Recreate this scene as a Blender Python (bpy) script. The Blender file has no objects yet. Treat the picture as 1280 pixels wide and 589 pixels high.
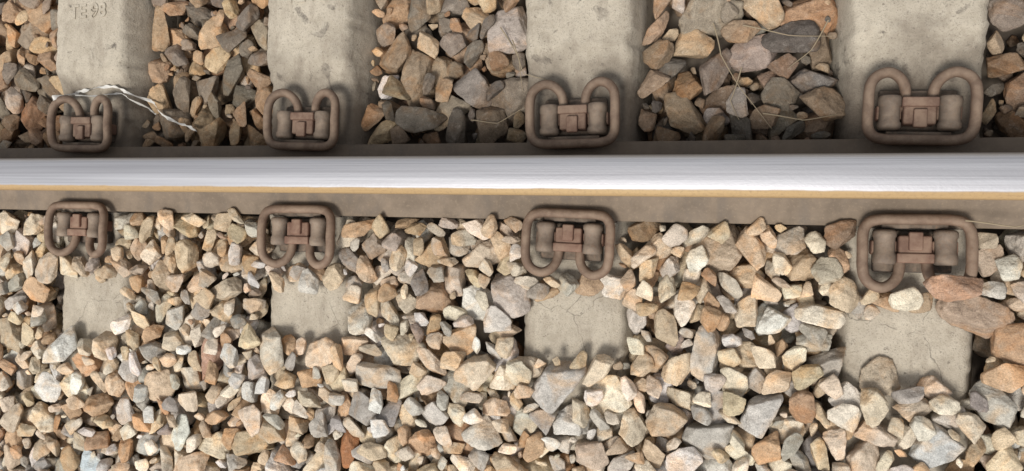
import bpy, bmesh, math, random
import numpy as np
from mathutils import Vector, Matrix, noise
random.seed(7); rng=np.random.default_rng(23)
sc=bpy.context.scene
sc.view_settings.view_transform='Standard'; sc.view_settings.look='None'; sc.view_settings.exposure=0

# ------------------------------------------------------------ camera
tau=math.radians(17.1); roll=math.radians(1.5)
d=Vector((-math.sin(tau),0,-math.cos(tau))); r=Vector((math.cos(tau),0,-math.sin(tau))); u=Vector((0,1,0))
r2=r*math.cos(roll)+u*math.sin(roll); u2=-r*math.sin(roll)+u*math.cos(roll)
cam=bpy.data.cameras.new('camera'); co=bpy.data.objects.new('camera',cam); sc.collection.objects.link(co)
M=Matrix((r2,u2,-d)).transposed().to_4x4(); M.translation=Vector((0,0.003,1.485)); co.matrix_world=M
cam.lens=27; cam.sensor_width=36; cam.clip_start=0.02; cam.clip_end=500; sc.camera=co

# ------------------------------------------------------------ light
SUN_EL=math.radians(62); SUN_AZ=math.radians(195)
w=bpy.data.worlds.new('World'); sc.world=w; w.use_nodes=True
nt=w.node_tree; nt.nodes.clear()
o=nt.nodes.new('ShaderNodeOutputWorld'); bg=nt.nodes.new('ShaderNodeBackground'); sky=nt.nodes.new('ShaderNodeTexSky')
sky.sky_type='NISHITA'; sky.sun_disc=False; sky.sun_elevation=SUN_EL; sky.sun_rotation=SUN_AZ; sky.dust_density=1.5
hs=nt.nodes.new('ShaderNodeHueSaturation'); hs.inputs['Saturation'].default_value=0.12
nt.links.new(sky.outputs[0],hs.inputs['Color']); nt.links.new(hs.outputs[0],bg.inputs[0]); bg.inputs[1].default_value=0.15
nt.links.new(bg.outputs[0],o.inputs[0])
sl=bpy.data.lights.new('sun','SUN'); sl.energy=2.75; sl.angle=math.radians(18); sl.color=(1,.96,.895)
so=bpy.data.objects.new('sun',sl); sc.collection.objects.link(so)
sd=Vector((math.sin(SUN_AZ)*math.cos(SUN_EL),math.cos(SUN_AZ)*math.cos(SUN_EL),math.sin(SUN_EL)))
so.rotation_euler=sd.to_track_quat('Z','Y').to_euler(); so.location=sd*5

# ------------------------------------------------------------ node helpers
class NB:
    def __init__(s,name):
        s.m=bpy.data.materials.new(name); s.m.use_nodes=True; s.t=s.m.node_tree; s.b=s.t.nodes['Principled BSDF']
    def n(s,k,**kw):
        x=s.t.nodes.new(k)
        for a,b in kw.items(): setattr(x,a,b)
        return x
    def l(s,a,b): s.t.links.new(a,b)
    def pos(s,scale=(1,1,1),off=None):
        g=s.n('ShaderNodeNewGeometry'); v=g.outputs['Position']
        mp=s.n('ShaderNodeVectorMath',operation='MULTIPLY'); s.l(v,mp.inputs[0]); mp.inputs[1].default_value=scale
        v=mp.outputs[0]
        if off is not None:
            a=s.n('ShaderNodeVectorMath',operation='ADD'); s.l(v,a.inputs[0]); s.l(off,a.inputs[1]); v=a.outputs[0]
        return v
    def noise(s,v,scale,detail=5,rough=.6,dist=0):
        x=s.n('ShaderNodeTexNoise'); s.l(v,x.inputs['Vector']); x.inputs['Scale'].default_value=scale
        x.inputs['Detail'].default_value=detail; x.inputs['Roughness'].default_value=rough; x.inputs['Distortion'].default_value=dist
        return x.outputs['Fac']
    def mr(s,f,a,b,c,dd):
        x=s.n('ShaderNodeMapRange'); s.l(f,x.inputs[0])
        for i,q in enumerate((a,b,c,dd)): x.inputs[i+1].default_value=q
        return x.outputs[0]
    def mix(s,f,a,b,blend='MIX'):
        x=s.n('ShaderNodeMix',data_type='RGBA',blend_type=blend)
        for inp,val in ((x.inputs['Factor'],f),(x.inputs['A'],a),(x.inputs['B'],b)):
            if hasattr(val,'is_output'): s.l(val,inp)
            elif isinstance(val,(int,float)): inp.default_value=val
            else: inp.default_value=(*val,1)
        return x.outputs['Result']
    def math(s,op,a,b=None):
        x=s.n('ShaderNodeMath',operation=op)
        for i,val in enumerate((a,b)):
            if val is None: continue
            if hasattr(val,'is_output'): s.l(val,x.inputs[i])
            else: x.inputs[i].default_value=val
        return x.outputs[0]
    def grey(s,k):
        kk=s.n('ShaderNodeCombineColor'); [s.l(k,kk.inputs[i]) for i in range(3)]; return kk.outputs[0]
    def bump(s,f,strength,dist,prev=None):
        x=s.n('ShaderNodeBump'); s.l(f,x.inputs['Height']); x.inputs['Strength'].default_value=strength; x.inputs['Distance'].default_value=dist
        if prev is not None: s.l(prev,x.inputs['Normal'])
        return x.outputs[0]
    def col(s,c): s.l(c,s.b.inputs['Base Color'])
    def nrm(s,c): s.l(c,s.b.inputs['Normal'])

# stone
def stone_mat():
    q=NB('ballast_stone'); at=q.n('ShaderNodeAttribute',attribute_name='col')
    sc_=q.n('ShaderNodeVectorMath',operation='SCALE'); cb=q.n('ShaderNodeCombineXYZ')
    q.l(at.outputs['Alpha'],cb.inputs[0]); q.l(at.outputs['Alpha'],cb.inputs[2])
    q.l(cb.outputs[0],sc_.inputs[0]); sc_.inputs['Scale'].default_value=60
    v=q.pos(off=sc_.outputs[0])
    n1=q.noise(v,30,6,.65,.3); n2=q.noise(v,85,5,.75); n3=q.noise(v,480,3,.75); n4=q.noise(v,16,4,.6,.8)
    # stretched noise -> bedding layers
    n5=q.noise(q.pos((30,30,140),off=sc_.outputs[0]),1,4,.65,.6)
    c=at.outputs['Color']
    c=q.mix(1,c,q.grey(q.mr(n1,.3,.7,.70,1.28)),'MULTIPLY')
    c=q.mix(q.mr(n4,.48,.66,0,.7),c,q.mix(1,c,(1.10,.83,.58),'MULTIPLY'))     # ochre staining
    pale=q.mix(.35,q.mix(1,c,(1.45,1.45,1.45),'MULTIPLY'),(.50,.47,.42))
    c=q.mix(q.mr(n2,.54,.70,0,.55),c,pale)                           # pale mineral
    c=q.mix(q.mr(n2,.44,.30,0,.6),c,q.mix(1,c,(.40,.36,.33),'MULTIPLY'))      # dark mineral
    c=q.mix(q.mr(n5,.55,.7,0,.35),c,q.mix(1,c,(.55,.5,.46),'MULTIPLY'))
    c=q.mix(1,c,q.grey(q.mr(n3,.3,.7,.62,1.36)),'MULTIPLY')
    q.col(c); q.b.inputs['Roughness'].default_value=.8; q.b.inputs['Specular IOR Level'].default_value=.35
    vo=q.n('ShaderNodeTexVoronoi'); wv=q.n('ShaderNodeVectorMath',operation='ADD'); q.l(v,wv.inputs[0])
    nn=q.n('ShaderNodeTexNoise'); q.l(v,nn.inputs['Vector']); nn.inputs['Scale'].default_value=60
    s2=q.n('ShaderNodeVectorMath',operation='SCALE'); q.l(nn.outputs['Color'],s2.inputs[0]); s2.inputs['Scale'].default_value=.012
    q.l(s2.outputs[0],wv.inputs[1]); q.l(wv.outputs[0],vo.inputs['Vector']); vo.inputs['Scale'].default_value=48
    b=q.bump(vo.outputs['Distance'],.45,.006); b=q.bump(n1,.7,.006,b); b=q.bump(n2,.8,.003,b); b=q.bump(n3,.6,.0008,b); q.nrm(b)
    return q.m
M_stone=stone_mat()

def concrete_mat():
    q=NB('weathered_concrete'); v=q.pos()
    n1=q.noise(v,9,6,.6,.3); n2=q.noise(v,60,6,.72); n3=q.noise(v,350,3,.75); n5=q.noise(v,22,4,.55,.5); n6=q.noise(q.pos((1,.35,1)),38,5,.65,.4)
    g=q.n('ShaderNodeNewGeometry'); s=q.n('ShaderNodeSeparateXYZ'); q.l(g.outputs['Position'],s.inputs[0])
    c=q.mix(q.mr(n1,.35,.65,0,1),(.37,.32,.25),(.53,.47,.375))
    c=q.mix(q.mr(n2,.35,.7,0,.6),c,(.60,.54,.445))
    c=q.mix(q.mr(n6,.5,.68,0,.5),c,(.30,.25,.195))
    c=q.mix(q.mr(n3,.55,.68,0,.6),c,(.16,.135,.11))
    n7=q.noise(v,120,4,.7); c=q.mix(q.mr(n7,.60,.70,0,.75),c,(.14,.115,.09))      # air holes / grit
    farm=q.mr(s.outputs['Y'],.2,.3,0,.8)
    n8=q.noise(q.pos((1,1,1)),14,5,.6,.7)
    spots=q.math('MAXIMUM',q.mr(n5,.62,.66,0,1),q.mr(n8,.655,.685,0,1))
    spots=q.math('MULTIPLY',spots,q.mr(n2,.35,.55,1,.35))
    c=q.mix(q.math('MULTIPLY',spots,farm),c,(.09,.077,.066))      # grease drips
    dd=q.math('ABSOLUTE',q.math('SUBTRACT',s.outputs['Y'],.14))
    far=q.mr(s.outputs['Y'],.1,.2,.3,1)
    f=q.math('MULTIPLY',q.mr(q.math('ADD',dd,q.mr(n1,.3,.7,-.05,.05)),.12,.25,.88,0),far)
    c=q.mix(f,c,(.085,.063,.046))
    vo=q.n('ShaderNodeTexVoronoi',feature='DISTANCE_TO_EDGE'); 
    dist=q.n('ShaderNodeVectorMath',operation='ADD'); nn=q.n('ShaderNodeTexNoise'); q.l(v,nn.inputs['Vector']); nn.inputs['Scale'].default_value=30
    sc2=q.n('ShaderNodeVectorMath',operation='SCALE'); q.l(nn.outputs['Color'],sc2.inputs[0]); sc2.inputs['Scale'].default_value=.03
    q.l(v,dist.inputs[0]); q.l(sc2.outputs[0],dist.inputs[1]); q.l(dist.outputs[0],vo.inputs['Vector']); vo.inputs['Scale'].default_value=5
    crack=q.math('MULTIPLY',q.mr(vo.outputs['Distance'],.001,.005,1,0),q.mr(s.outputs['Y'],-.02,-.1,.0,.6))
    crack=q.math('MULTIPLY',crack,q.mr(n5,.42,.52,0,1))
    c=q.mix(crack,c,(.09,.08,.065))
    q.col(c); q.b.inputs['Roughness'].default_value=.92
    b=q.bump(n2,.8,.0045); b=q.bump(n6,.4,.004,b); b=q.bump(n3,.9,.0015,b); b=q.bump(q.mr(n7,.6,.7,1,0),.5,.002,b); q.nrm(b)
    return q.m
M_conc=concrete_mat()

def rail_mat(name,cy):
    q=NB(name); g=q.n('ShaderNodeNewGeometry'); s=q.n('ShaderNodeSeparateXYZ'); q.l(g.outputs['Position'],s.inputs[0])
    y=q.math('SUBTRACT',s.outputs['Y'],cy); z=s.outputs['Z']
    vs=q.pos((.5,60,10)); st=q.noise(vs,1.5,6,.65); vf=q.pos(); n1=q.noise(vf,20,6,.65); n2=q.noise(vf,180,4,.7)
    vl=q.pos((3,1,1)); n3=q.noise(vl,6,4,.6,.4)
    st2=q.noise(q.pos((1.2,260,10)),1.5,3,.6); st3=q.noise(q.pos((.25,24,1)),2.2,3,.5)
    rust=q.mix(q.mr(n1,.35,.68,0,1),(.155,.118,.085),(.235,.18,.13))
    rust=q.mix(q.mr(n3,.5,.7,0,.6),rust,(.125,.105,.088))
    rust=q.mix(q.mr(n2,.55,.7,0,.45),rust,(.31,.235,.16))
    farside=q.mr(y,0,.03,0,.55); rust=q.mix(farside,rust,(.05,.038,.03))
    och=q.mix(q.mr(st,.3,.7,0,1),(.34,.215,.095),(.46,.32,.165))
    och=q.mix(q.mr(n2,.5,.7,0,.5),och,(.25,.16,.09))
    ya=q.math('ADD',y,q.mr(n3,.3,.7,-.0006,.0006))
    corner=q.math('MULTIPLY',q.mr(ya,-.0262,-.0235,1,0),q.mr(z,.142,.147,0,1))
    steel=q.mix(q.mr(st,.3,.7,0,1),(.40,.40,.425),(.53,.53,.555))
    steel=q.mix(q.mr(st2,.46,.70,0,.6),steel,(.27,.265,.285))
    steel=q.mix(q.mr(st3,.45,.6,0,.45),steel,(.33,.325,.345))
    edge=q.mr(ya,.026,.033,0,1)
    steel=q.mix(edge,steel,(.24,.215,.195))
    top=q.mr(z,.160,.165,0,1)
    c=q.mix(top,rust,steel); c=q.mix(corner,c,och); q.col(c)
    notc=q.math('MULTIPLY',top,q.math('SUBTRACT',1.0,corner)); notc=q.math('MULTIPLY',notc,q.math('SUBTRACT',1.0,edge))
    q.l(q.math('MULTIPLY',notc,.6),q.b.inputs['Metallic'])
    rr=q.mr(st,.3,.7,.42,.54)
    mx=q.n('ShaderNodeMix',data_type='FLOAT'); q.l(notc,mx.inputs[0]); mx.inputs[2].default_value=.8; q.l(rr,mx.inputs[3]); q.l(mx.outputs[0],q.b.inputs['Roughness'])
    b=q.bump(st,.2,.0008); b2=q.bump(n2,.35,.0006,b); q.nrm(b2)
    return q.m

def iron_mat(name,a,b_,rough=.62,metal=.1):
    q=NB(name); v=q.pos(); n1=q.noise(v,30,6,.65,.2); n2=q.noise(v,200,4,.7); n3=q.noise(v,7,3,.5)
    c=q.mix(q.mr(n1,.35,.65,0,1),a,b_); c=q.mix(q.mr(n2,.52,.70,0,.6),c,(.21,.115,.068)); c=q.mix(q.mr(n3,.45,.65,0,.3),c,(.09,.065,.05))
    g=q.n('ShaderNodeNewGeometry'); s=q.n('ShaderNodeSeparateXYZ'); q.l(g.outputs['Position'],s.inputs[0])
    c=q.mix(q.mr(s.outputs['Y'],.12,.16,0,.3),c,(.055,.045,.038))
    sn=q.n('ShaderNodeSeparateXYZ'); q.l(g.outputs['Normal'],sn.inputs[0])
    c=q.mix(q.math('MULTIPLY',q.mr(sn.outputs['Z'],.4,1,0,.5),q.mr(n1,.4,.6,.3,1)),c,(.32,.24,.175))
    q.col(c); q.b.inputs['Roughness'].default_value=rough; q.b.inputs['Metallic'].default_value=metal; q.b.inputs['Specular IOR Level'].default_value=.3
    b=q.bump(n1,.5,.0018); b=q.bump(n2,.8,.0009,b); q.nrm(b); return q.m
M_rod=iron_mat('rusty_spring_steel',(.15,.095,.066),(.25,.17,.12),.72)
M_cheek=iron_mat('grey_nylon_insulator',(.15,.115,.09),(.25,.20,.155),.65)
M_cast=iron_mat('rusty_cast_iron',(.15,.075,.054),(.25,.135,.095),.8)
M_pad=iron_mat('dark_rubber_pad',(.03,.027,.024),(.07,.06,.05),.85,0)

def ground_mat():
    q=NB('gravel_ground'); v=q.pos(); vo=q.n('ShaderNodeTexVoronoi'); q.l(v,vo.inputs['Vector']); vo.inputs['Scale'].default_value=18
    n=q.noise(v,40,5,.6)
    c=q.mix(q.mr(vo.outputs['Distance'],0,.7,0,1),(.36,.30,.23),(.07,.055,.045)); c=q.mix(q.mr(n,.3,.7,0,.5),c,(.2,.16,.12))
    q.col(c); q.b.inputs['Roughness'].default_value=.95; q.nrm(q.bump(vo.outputs['Distance'],-1,.03)); return q.m
M_ground=ground_mat()

def link(ob,parent=None):
    sc.collection.objects.link(ob)
    if parent: ob.parent=parent
    return ob
def mesh_np(name,V,F,mat,smooth=True):
    me=bpy.data.meshes.new(name); me.from_pydata([tuple(map(float,p)) for p in V],[],[tuple(map(int,f)) for f in F]); me.update()
    me.materials.append(mat)
    me.polygons.foreach_set('use_smooth',[smooth]*len(me.polygons)); return me

# ------------------------------------------------------------ ground
GZ=-.12
bpy.ops.mesh.primitive_plane_add(size=400,location=(0,0,GZ)); g=bpy.context.object; g.name='ground'; g.data.materials.append(M_ground)

# ------------------------------------------------------------ rails
RY=.112
def rail(cy,name,mirror=1):
    half=[(0,.008),(.075,.008),(.0765,.0095),(.0765,.0175),(.075,.0195),(.05,.0245),(.028,.032),(.014,.042),(.0095,.055),(.0083,.08),(.0083,.105),(.0105,.122),(.02,.130),(.0325,.1365),(.0352,.1395),(.0356,.15),
          (.0358,.160),(.0350,.1655),(.0325,.1695),(.0285,.1722),(.022,.1740),(.012,.1752),(0,.1757)]
    prof=half+[(-a,b) for a,b in half[-2:0:-1]]
    n=len(prof); xs=np.linspace(-8,8,33); V=[];F=[]
    for x in xs:
        for a,b in prof: V.append((x,cy+a,b))
    for i in range(len(xs)-1):
        for j in range(n):
            F.append((i*n+j,i*n+(j+1)%n,(i+1)*n+(j+1)%n,(i+1)*n+j))
    F.append(tuple(range(n))[::-1]); F.append(tuple((len(xs)-1)*n+j for j in range(n)))
    me=mesh_np(name,V,F,rail_mat('rail_steel_'+str(mirror),cy)); ob=link(bpy.data.objects.new(name,me))
    bm=bmesh.new(); bm.from_mesh(me); bmesh.ops.recalc_face_normals(bm,faces=bm.faces)
    for e in bm.edges:
        if len(e.link_faces)==2 and e.calc_face_angle(0)>math.radians(50): e.smooth=False
    bm.to_mesh(me); bm.free(); return ob
rail(RY,'railway_rail',1); rail(RY+1.507,'railway_rail',2)

# ------------------------------------------------------------ sleepers
XK=[(k-2.548)*.6 for k in range(-2,6)]
SW=.097
def ztop(y):
    a=np.interp(y,[-.5,-.02,.0,.30,.325,.375,.7,1.3,1.36,1.42],[-.012,-.010,0,0,.001,.024,.026,.026,.0,0]); return float(a)
def sleeper(x0,idx):
    ys=np.linspace(-.42,2.12,340); V=[];F=[]
    for y in ys:
        zt=ztop(y); hw=SW+.012*max(0,1-abs(y-.4)/2)-.006
        def nz(s,a): return (noise.noise(Vector((s*3.1+idx*7,y*22,a)))*.004+noise.noise(Vector((s*3.1+idx*7,y*75,a)))*.004+max(0,noise.noise(Vector((s*9.1+idx*5,y*30,a)))-.25)*.02)
        pts=[(-.15,-.2)]
        for t in (.33,.66): pts.append((-.15+t*(.15-hw-.004),-.2+t*(zt-.014+.2)))
        e1=nz(1,0); e2=nz(2,0)
        pts+=[(-hw-.004+e1,zt-.015),(-hw+e1,zt-.008),(-hw+.006+e1,zt-.002),(-hw+.016,zt)]
        for t in np.linspace(-.75,.75,9): pts.append((t*hw,zt+.0014*noise.noise(Vector((t*4,y*9,idx)))))
        pts+=[(hw-.016,zt),(hw-.006-e2,zt-.002),(hw-e2,zt-.008),(hw+.004-e2,zt-.015)]
        for t in (.66,.33): pts.append((.15-t*(.15-hw-.004),-.2+t*(zt-.014+.2)))
        pts.append((.15,-.2))
        n=len(pts)
        for a,b in pts: V.append((x0+a,y,b))
    m=len(ys)
    for i in range(m-1):
        for j in range(n): F.append((i*n+j,(i+1)*n+j,(i+1)*n+(j+1)%n,i*n+(j+1)%n))
    F.append(tuple(range(n))); F.append(tuple((m-1)*n+j for j in range(n))[::-1])
    me=mesh_np('sleeper_body',V,F,M_conc)
    e=link(bpy.data.objects.new('concrete_sleeper',None)); link(bpy.data.objects.new('sleeper_body',me),e)
    for txt,yy,xx,s in (('TE 98',.50,-.055,.046),):
        cu=bpy.data.curves.new('t','FONT'); cu.body=txt; cu.size=s; cu.extrude=.0016; cu.offset=.0012
        to=bpy.data.objects.new('t',cu); sc.collection.objects.link(to); bpy.context.view_layer.update()
        mm=bpy.data.meshes.new_from_object(to.evaluated_get(bpy.context.evaluated_depsgraph_get())); bpy.data.objects.remove(to)
        mm.materials.clear(); mm.materials.append(M_conc)
        tx=bpy.data.objects.new('moulded_lettering',mm); link(tx,e); tx.location=(x0+xx,yy,.0255)
    return e
for i,x in enumerate(XK): sleeper(x,i)

# ------------------------------------------------------------ clips
def tube(name,pts,rad,mat):
    P=[Vector(p) for p in pts]; out=[]
    for i in range(len(P)-1):
        p0=P[max(i-1,0)];p1=P[i];p2=P[i+1];p3=P[min(i+2,len(P)-1)]
        for t in np.linspace(0,1,7)[:-1]:
            out.append(.5*((2*p1)+(-p0+p2)*t+(2*p0-5*p1+4*p2-p3)*t*t+(-p0+3*p1-3*p2+p3)*t**3))
    out.append(P[-1]); V=[];F=[];n=14; up=Vector((0,0,1))
    for i,p in enumerate(out):
        t=(out[min(i+1,len(out)-1)]-out[max(i-1,0)]).normalized(); a=t.cross(up).normalized(); b=a.cross(t).normalized()
        rr=rad*(.78 if i in(0,len(out)-1) else 1)
        for j in range(n):
            th=2*math.pi*j/n; V.append(p+a*math.cos(th)*rr+b*math.sin(th)*rr)
    for i in range(len(out)-1):
        for j in range(n): F.append((i*n+j,i*n+(j+1)%n,(i+1)*n+(j+1)%n,(i+1)*n+j))
    F.append(tuple(range(n))[::-1]); F.append(tuple((len(out)-1)*n+j for j in range(n)))
    return mesh_np(name,V,F,mat)
def boxm(name,x0,x1,y0,y1,z0,z1,mat,bev=.003):
    bm=bmesh.new(); bmesh.ops.create_cube(bm,size=1)
    for v in bm.verts:
        v.co=Vector((x0+(v.co.x+.5)*(x1-x0),y0+(v.co.y+.5)*(y1-y0),z0+(v.co.z+.5)*(z1-z0)))
    bmesh.ops.bevel(bm,geom=bm.edges[:],offset=bev,segments=3,affect='EDGES',profile=.5)
    me=bpy.data.meshes.new(name); bm.to_mesh(me); bm.free(); me.materials.append(mat)
    me.polygons.foreach_set('use_smooth',[True]*len(me.polygons)); return me
def spool(name,x,mat):
    prof=[(.026,0),(.026,.012),(.028,.0165),(.031,.0185),(.038,.0185),(.041,.0165),(.050,.016),(.066,.016),(.069,.0180),(.078,.0185),(.084,.0175),(.086,.014),(.086,0)]
    V=[];F=[];n=24
    for v,r_ in prof:
        for j in range(n):
            th=2*math.pi*j/n; V.append((x+math.cos(th)*r_*1.05,v,.032+math.sin(th)*r_))
    for i in range(len(prof)-1):
        for j in range(n): F.append((i*n+j,(i+1)*n+j,(i+1)*n+(j+1)%n,i*n+(j+1)%n))
    me=mesh_np(name,V,F,mat); return me
half=[(0,.009,.040),(.03,.009,.040),(.055,.0095,.041),(.072,.014,.042),(.0805,.026,.043),(.083,.042,.045),(.083,.065,.047),(.083,.088,.046),(.0795,.107,.044),(.069,.120,.041),(.052,.126,.037),(.036,.120,.032),(.025,.106,.027),(.0215,.088,.023),(.021,.06,.021)]
path=[(-a,b,c) for a,b,c in half[:0:-1]]+half
def clip(x0,side,k):
    e=link(bpy.data.objects.new('rail_clip',None))
    parts=[('spring_rod',tube('spring_rod',path,.0093,M_rod)),
      ('insulator_spool',spool('insulator_spool',.047,M_cheek)),('insulator_spool',spool('insulator_spool',-.047,M_cheek)),
      ('centre_block',boxm('centre_block',-.026,.026,.036,.080,.004,.040,M_cast,.004)),
      ('centre_lug',boxm('centre_lug',-.011,.011,.030,.062,.036,.047,M_cast,.003)),
      ('centre_rib',boxm('centre_rib',-.029,.029,.066,.083,.02,.0445,M_cast,.003)),
      ('side_lug',boxm('side_lug',-.067,-.027,.045,.07,.0,.03,M_cast,.003)),
      ('side_lug',boxm('side_lug',.027,.067,.045,.07,.0,.03,M_cast,.003)),
      ('toe_insulator',boxm('toe_insulator',-.052,.052,.002,.025,.0235,.033,M_pad,.003)),
      ('shoulder_plate',boxm('shoulder_plate',-.062,.062,.027,.100,-.008,.012,M_pad,.004))]
    for n_,me in parts: link(bpy.data.objects.new(n_,me),e)
    if side<0: e.location=(x0,RY-.055,0); e.rotation_euler=(0,0,math.pi)
    else: e.location=(x0,RY+.062,0)
    e.rotation_euler.z+=math.radians(random.uniform(-1.8,1.8)); e.location.x+=random.uniform(-.002,.002)
    s=random.uniform(.98,1.02); e.scale=(s,s,1)
for k,x in enumerate(XK):
    clip(x,-1,k); clip(x+.002,1,k)
    p=link(bpy.data.objects.new('rail_pad',boxm('rail_pad',x-.085,x+.085,RY-.079,RY+.079,-.004,.0075,M_pad,.002)))

# ------------------------------------------------------------ ballast (drop and pack on a height map)
X0,X1,Y0,Y1=-2.75,1.2,-.95,.95; C=.005
nx=int((X1-X0)/C); ny=int((Y1-Y0)/C)
gx=X0+(np.arange(nx)+.5)*C; gy=Y0+(np.arange(ny)+.5)*C; GX,GY=np.meshgrid(gx,gy,indexing='ij')
H=np.full((nx,ny),GZ); T=np.where(GY<.06,.010,-.050)
T=np.where(GY<-.2,.014,T)
T=np.where((GY>.19)&(GY<.27),-.042,T)
T=T+.008*np.sin(GX*9+1)*np.sin(GY*11)+.005*np.sin(GX*23+GY*17)
patch={0:(-.280,-.112),1:(-.255,-.110),2:(-.240,-.100),3:(-.245,-.108)}
zt=np.vectorize(ztop)(gy)
for i,x in enumerate(XK):
    k=i-2; a,b=patch.get(k,(-.25,-.11)); dx=np.abs(GX-x)
    hw=SW+.01; inside=(dx<hw)&(GY>-.42)&(GY<2.1)
    slope=(dx>=hw)&(dx<.15)&(GY>-.42)
    H=np.where(inside,zt[None,:],H); H=np.where(slope,np.maximum(H,zt[None,:]-(dx-hw)/(.15-hw)*.2),H)
    edge=.006*np.sin(GX*60+k)+.006*np.sin(GX*27+2*k)
    T=np.where((dx<.125)&(GY>.03),-1,T)
    T=np.where((dx<.098)&(GY>-.062)&(GY<=.03),-1,T)
    T=np.where(inside&(GY<=-.062)&(GY>b),.016,T)
    T=np.where((dx<hw+.016)&(GY>a+edge)&(GY<=b+edge),-1,T)
    T=np.where(inside&(GY<=a+edge),.020,T)
    clipz=(dx<.09)&(((GY>-.07)&(GY<.06))|((GY>.175)&(GY<.302)))
    H=np.where(clipz,.046,H)
H=np.where((GY>.037)&(GY<.187),.021,H); H=np.where((GY>.052)&(GY<.172),.17,H)
T=np.where((GY>.034)&(GY<.192),-1,T)

def ico(s):
    bm=bmesh.new(); bmesh.ops.create_icosphere(bm,subdivisions=s,radius=1); bm.verts.ensure_lookup_table()
    V=np.array([v.co[:] for v in bm.verts]); F=np.array([[v.index for v in f.verts] for f in bm.faces]); bm.free(); return V,F
icoU,FU=ico(5); icoH,FH=ico(4); icoL,FL=ico(3)
NV=70; var=[]
for i in range(NV):
    npl=rng.integers(7,12); N=rng.normal(size=(npl,3)); N/=np.linalg.norm(N,axis=1)[:,None]; N=np.vstack([N,-N[:3]+rng.normal(scale=.3,size=(3,3)),[[0,0,1],[0,0,-1]]])
    N/=np.linalg.norm(N,axis=1)[:,None]; P=rng.uniform(.55,1.0,len(N)); q=rng.uniform(26,60)
    dims=np.array([1,rng.uniform(.6,.95),rng.uniform(.42,.78)])
    amp=rng.uniform(.015,.035); ph=rng.uniform(0,50,3)
    def shape(D):
        s=(np.maximum(0,D@N.T/P)**q).sum(1)**(1/q); r_=1/np.maximum(s,.5)
        r_=np.minimum(r_,1.4)
        nn=np.array([noise.fractal(Vector(d*2.4+ph),.8,2.1,4) for d in D]); n2=np.array([noise.noise(Vector(d*7+ph)) for d in D]); r_=r_*(1+amp*2.2*nn+.014*n2)
        return D*r_[:,None]*dims
    U=shape(icoU); A=shape(icoH); B=shape(icoL); c=(A.max(0)+A.min(0))/2; e=(A.max(0)-A.min(0)).max()
    var.append(((A-c)/e,(B-c)/e,(U-c)/e))
def rotm(yaw,tx,ty):
    return np.array(Matrix.Rotation(yaw,3,'Z')@Matrix.Rotation(tx,3,'X')@Matrix.Rotation(ty,3,'Y'))
def stamp(V):
    ix=np.floor(V[:,0]/C).astype(int); iy=np.floor(V[:,1]/C).astype(int); ax,ay=ix.min(),iy.min(); w_,h_=ix.max()-ax+1,iy.max()-ay+1
    f=(ix-ax)*h_+(iy-ay); top=np.full(w_*h_,-9.); bot=np.full(w_*h_,9.); np.maximum.at(top,f,V[:,2]); np.minimum.at(bot,f,V[:,2])
    m=V[:,2].mean(); bot=np.where((bot>m)&(bot<9),m,bot); top=np.where((top<m)&(top>-9),m,top)
    return ax,ay,top.reshape(w_,h_),bot.reshape(w_,h_)
rocks=[]
def dropz(cx,cy,st,pct=.88):
    ax,ay,top,bot=st; i=cx+ax; j=cy+ay
    if i<0 or j<0 or i+top.shape[0]>nx or j+top.shape[1]>ny: return None
    sl_=H[i:i+top.shape[0],j:j+top.shape[1]]; ok=bot<9
    vals=(sl_-bot)[ok]
    if (sl_[ok]>.1).any(): return None
    kth=int(len(vals)*pct); kth=min(kth,len(vals)-1)
    return np.partition(vals,kth)[kth]
def commit(cx,cy,z,st,vi,R,size,col):
    ax,ay,top,bot=st; i=cx+ax; j=cy+ay; sl_=H[i:i+top.shape[0],j:j+top.shape[1]]; ok=top>-9
    np.maximum(sl_,np.where(ok,top+z,-9),out=sl_)
    rocks.append(dict(x=X0+(cx+.0)*C,y=Y0+(cy+.0)*C,z=z,vi=vi,R=R,size=size,col=col,cx=cx,cy=cy,st=st))
near=[((.66,.585,.465),.18),((.54,.43,.30),.22),((.45,.415,.36),.16),((.64,.61,.56),.15),((.46,.31,.19),.10),((.29,.265,.24),.05),((.58,.485,.37),.14)]
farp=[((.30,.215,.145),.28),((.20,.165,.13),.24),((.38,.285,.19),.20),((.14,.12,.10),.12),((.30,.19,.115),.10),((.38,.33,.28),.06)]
def pick(p):
    c=np.array([a for a,_ in p]); w_=np.array([b for _,b in p]); return c[rng.choice(len(c),p=w_/w_.sum())]
def color(x,y):
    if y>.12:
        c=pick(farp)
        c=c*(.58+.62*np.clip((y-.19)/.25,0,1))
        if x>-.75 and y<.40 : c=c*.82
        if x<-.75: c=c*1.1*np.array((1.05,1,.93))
    else:
        c=pick(near)
        t=np.clip((y+.24)/.26,0,1)*rng.uniform(.4,1)
        c=c*(1-.5*t)+np.array((.38,.275,.17))*.5*t
    return np.clip(c*rng.uniform(.8,1.2)*rng.uniform(.97,1.03,3),.03,.8)
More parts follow.
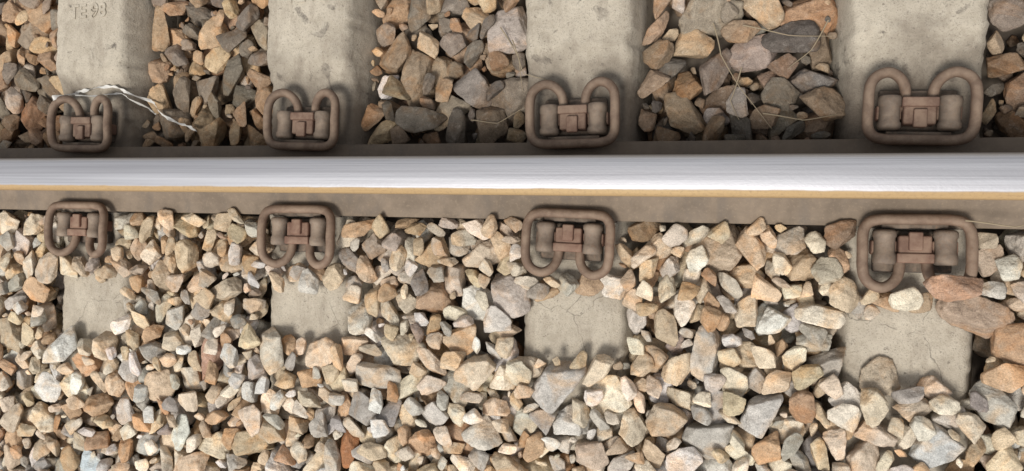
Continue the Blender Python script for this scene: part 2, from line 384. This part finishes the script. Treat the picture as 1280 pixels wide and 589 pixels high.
hero=[(-.765,.329,.058,.8,80,(.62,.57,.54)),(-.482,.285,.125,.8,0,(.21,.17,.13)),(-.612,.255,.085,.9,70,(.27,.22,.16)),(0,.366,.105,.7,0,(.32,.25,.21)),
(-.114,.39,.085,.8,20,(.42,.31,.2)),(.105,.301,.09,.6,-15,(.17,.15,.135)),(-.124,.309,.065,.9,40,(.25,.16,.09)),(.231,-.226,.074,.95,60,(.48,.4,.3)),
(.326,-.062,.092,.5,0,(.42,.28,.2)),(.372,-.107,.118,.5,-18,(.36,.27,.2)),(-.35,-.276,.12,.62,58,(.47,.44,.4)),(-.067,-.205,.108,.5,85,(.5,.47,.42)),
(-.319,-.347,.072,.95,0,(.55,.52,.47)),(-1.173,-.294,.105,.6,50,(.40,.25,.18)),(-.878,-.264,.09,.8,60,(.62,.49,.36)),(-.805,-.454,.105,.35,88,(.36,.17,.08)),
(.206,-.374,.1,.6,80,(.53,.43,.33)),(-.62,-.044,.08,.9,35,(.46,.33,.2)),(-.516,-.03,.09,.65,0,(.55,.45,.34)),(-.615,-.126,.088,.85,0,(.38,.26,.17)),
(.155,.022,.058,.8,10,(.22,.15,.1)),(-.188,.022,.065,.75,5,(.25,.17,.1)),(.178,-.262,.066,.8,0,(.66,.6,.52)),(-1.5,-.567,.095,.8,20,(.5,.56,.58)),
(.231,-.09,.06,.6,-25,(.44,.31,.2)),(.286,-.092,.05,.7,10,(.40,.30,.2)),(-.295,-.082,.066,.8,10,(.4,.28,.18)),(-.24,-.086,.056,.9,0,(.64,.58,.5)),(.388,-.01,.062,.8,70,(.42,.33,.25)),
(.10,-.03,.075,.8,20,(.42,.31,.2)),(-.28,-.43,.08,.7,100,(.52,.45,.36)),(.03,-.30,.09,.6,70,(.5,.47,.43)),(.31,-.33,.085,.8,30,(.5,.5,.48)),(-.56,-.22,.08,.9,10,(.5,.38,.26))]
for hx,hy,L,asp,yaw,colr in hero:
    best=min(range(NV),key=lambda i_: abs((np.ptp(var[i_][0][:,1])/max(np.ptp(var[i_][0][:,0]),1e-6))-asp)+.15*rng.random())
    R=rotm(math.radians(yaw),rng.normal()*.1,rng.normal()*.1); V=var[best][0]@R.T*L; st=stamp(V)
    cx=int((hx-X0)/C); cy=int((hy-Y0)/C); z=dropz(cx,cy,st,.75)
    if z is None: continue
    t=T[cx,cy]; z=max(z,(t if t>-.5 else -.9)-.004-.1*np.ptp(V[:,2])); commit(cx,cy,z,st,best,R,L,np.array(colr))
def fill(maxn,sizef,tol,attempts,cands,thr=.006,stop=400):
    cnt=0; fails=0; cells=None
    for it in range(attempts):
        if it%60==0:
            m=H<T-thr; cells=np.argwhere(m)
            if len(cells)<stop: break
        cs=cells[rng.integers(0,len(cells),cands)]
        far=GY[0,cs[0][1]]>.12; L=sizef(far); vi=int(rng.integers(NV)); R=rotm(rng.uniform(0,6.28),rng.normal()*.30,rng.normal()*.30)
        V=var[vi][0]@R.T*L; st=stamp(V); hh=V[:,2].max(); best=None
        for cx,cy in cs:
            if (GY[0,cy]>.12)!=far: continue
            z=dropz(cx,cy,st)
            if z is None: continue
            s=z+hh*.8-T[cx,cy]
            if best is None or s<best[0]: best=(s,cx,cy,z)
        if best is None or best[0]>tol: fails+=1; continue
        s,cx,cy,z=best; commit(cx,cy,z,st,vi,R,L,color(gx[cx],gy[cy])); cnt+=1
        if cnt>=maxn: break
def s_main(far): return float(np.clip(rng.lognormal(math.log(.088 if far else .062),.27),.038,.13 if far else .11))
def s_mid(far): return float(np.clip(rng.lognormal(math.log(.050 if far else .041),.22),.028,.065))
def s_small(far): return float(rng.uniform(.014,.030))
fill(16000,s_main,.024,16000,8)
fill(6500,s_mid,.016,6500,6,.010)
fill(3500,s_small,.010,4200,5,.012)
def assemble():
    Vs=[];Fs=[];Cs=[];off=0
    for rk in rocks:
        ax,ay,top,bot=rk['st']; i=rk['cx']+ax; j=rk['cy']+ay; s=H[i:i+top.shape[0],j:j+top.shape[1]]; ok=top>-9
        vis=((top+rk['z']>=s-.0005)&ok).sum()/ok.sum()
        inview=-2.0<rk['x']<.62 and -.72<rk['y']<.7
        if vis<.02 or not inview: lv=1
        else: lv=2 if rk['size']>.05 and vis>.2 else (0 if rk['size']>.02 else 1)
        V0=var[rk['vi']][lv]; F0=(FH,FL,FU)[lv]
        V=V0@rk['R'].T*rk['size']+np.array([rk['x'],rk['y'],rk['z']]); Vs.append(V); Fs.append(F0+off); off+=len(V)
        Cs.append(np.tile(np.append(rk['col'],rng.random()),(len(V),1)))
    V=np.vstack(Vs);F=np.vstack(Fs);Cc=np.vstack(Cs)
    me=bpy.data.meshes.new('ballast_stones'); me.vertices.add(len(V)); me.vertices.foreach_set('co',V.astype(np.float32).ravel())
    me.loops.add(F.size); me.loops.foreach_set('vertex_index',F.astype(np.int32).ravel()); me.polygons.add(len(F))
    me.polygons.foreach_set('loop_start',np.arange(0,F.size,3,dtype=np.int32)); me.update(calc_edges=True)
    me.polygons.foreach_set('use_smooth',np.ones(len(F),dtype=bool))
    ca=me.color_attributes.new('col','FLOAT_COLOR','POINT'); ca.data.foreach_set('color',Cc.astype(np.float32).ravel())
    me.materials.append(M_stone); link(bpy.data.objects.new('ballast_stones',me))
assemble()

def hz(x,y):
    i=int(np.clip((x-X0)/C,0,nx-1)); j=int(np.clip((y-Y0)/C,0,ny-1)); return H[max(i-1,0):i+2,max(j-1,0):j+2].max()
# ------------------------------------------------------------ dry stems
qs=NB('dry_stem'); qs.b.inputs['Base Color'].default_value=(.30,.24,.16,1); qs.b.inputs['Roughness'].default_value=.8
cu=bpy.data.curves.new('dry_grass_stems','CURVE'); cu.dimensions='3D'; cu.bevel_depth=.0011; cu.bevel_resolution=2
def stem(pts):
    P=[]
    for a,b in zip(pts[:-1],pts[1:]):
        for t in np.linspace(0,1,9)[:-1]: P.append((a[0]+(b[0]-a[0])*t,a[1]+(b[1]-a[1])*t))
    P.append(pts[-1]); z=np.array([hz(*p) for p in P]); 
    z=np.array([z[max(0,i-5):i+6].max() for i in range(len(z))])+.003; z=np.convolve(np.pad(z,4,'edge'),np.ones(9)/9,'valid')
    s=cu.splines.new('POLY'); s.points.add(len(P)-1)
    for i,(p,zz) in enumerate(zip(P,z)): s.points[i].co=(p[0]+.002*math.sin(i*.3),p[1]+.002*math.cos(i*.37),min(zz,.06),1); s.points[i].radius=1.2-.8*i/len(P)
for s in ([(-.075,.42),(-.06,.36),(-.02,.29),(.035,.215)],[(.13,.41),(.10,.36),(.065,.325)],[(-.47,.40),(-.44,.33),(-.38,.31)],[(-.02,.41),(.06,.39),(.14,.38)],
          [(-.56,.24),(-.50,.235),(-.43,.26)],[(.02,.24),(.09,.23),(.15,.235)],[(-.02,.33),(-.04,.27),(-.02,.23)],[(-.5,.43),(-.46,.37),(-.45,.30)],[(.34,.045),(.41,.04),(.46,.05)]): stem(s)
to=bpy.data.objects.new('t',cu); sc.collection.objects.link(to); bpy.context.view_layer.update()
mm=bpy.data.meshes.new_from_object(to.evaluated_get(bpy.context.evaluated_depsgraph_get())); bpy.data.objects.remove(to); mm.materials.clear(); mm.materials.append(qs.m)
link(bpy.data.objects.new('dry_grass_stems',mm))
# ------------------------------------------------------------ torn plastic strip
qp=NB('white_plastic'); qp.b.inputs['Base Color'].default_value=(.66,.64,.60,1); qp.b.inputs['Roughness'].default_value=.5
V=[];F=[]
def strip(pts,w0,lift,ph):
    P=[]
    for a,b in zip(pts[:-1],pts[1:]):
        for t in np.linspace(0,1,13)[:-1]: P.append((a[0]+(b[0]-a[0])*t,a[1]+(b[1]-a[1])*t))
    z=np.array([hz(*p) for p in P]); z=np.array([z[max(0,i-3):i+4].max() for i in range(len(z))])+.002; z=np.convolve(np.pad(z,3,'edge'),np.ones(7)/7,'valid')
    base=len(V)
    for i,(p,zz) in enumerate(zip(P,z)):
        a=P[min(i+1,len(P)-1)]; b=P[max(i-1,0)]; t=np.array([a[0]-b[0],a[1]-b[1]]); t/=np.linalg.norm(t)+1e-9; nrm=np.array([-t[1],t[0]])
        wd=w0*(.65+.5*noise.noise(Vector((i*.21+ph,0,0)))+.2*math.sin(i*.9+ph)); tw=1.1*math.sin(i*.21+ph)+.5*noise.noise(Vector((i*.3,ph,0))); wb=.003*math.sin(i*.23+ph)
        for j,s in enumerate((-1,-.4,.3,1)):
            V.append((p[0]+nrm[0]*(wb+s*wd*math.cos(tw)),p[1]+nrm[1]*(wb+s*wd*math.cos(tw)),zz+lift+s*wd*math.sin(tw)+.0015*math.sin(i*1.3+j*2)))
        if i:
            for j in range(3): F.append((base+(i-1)*4+j,base+i*4+j,base+i*4+j+1,base+(i-1)*4+j+1))
strip([(-1.60,.30),(-1.565,.325),(-1.51,.335),(-1.45,.330),(-1.42,.322),(-1.385,.300),(-1.345,.275),(-1.29,.245),(-1.225,.225)],.0055,.004,0)
strip([(-1.53,.305),(-1.49,.32),(-1.44,.315),(-1.40,.295),(-1.37,.27)],.003,.006,2)
link(bpy.data.objects.new('torn_plastic_strip',mesh_np('torn_plastic_strip',V,F,qp.m)))
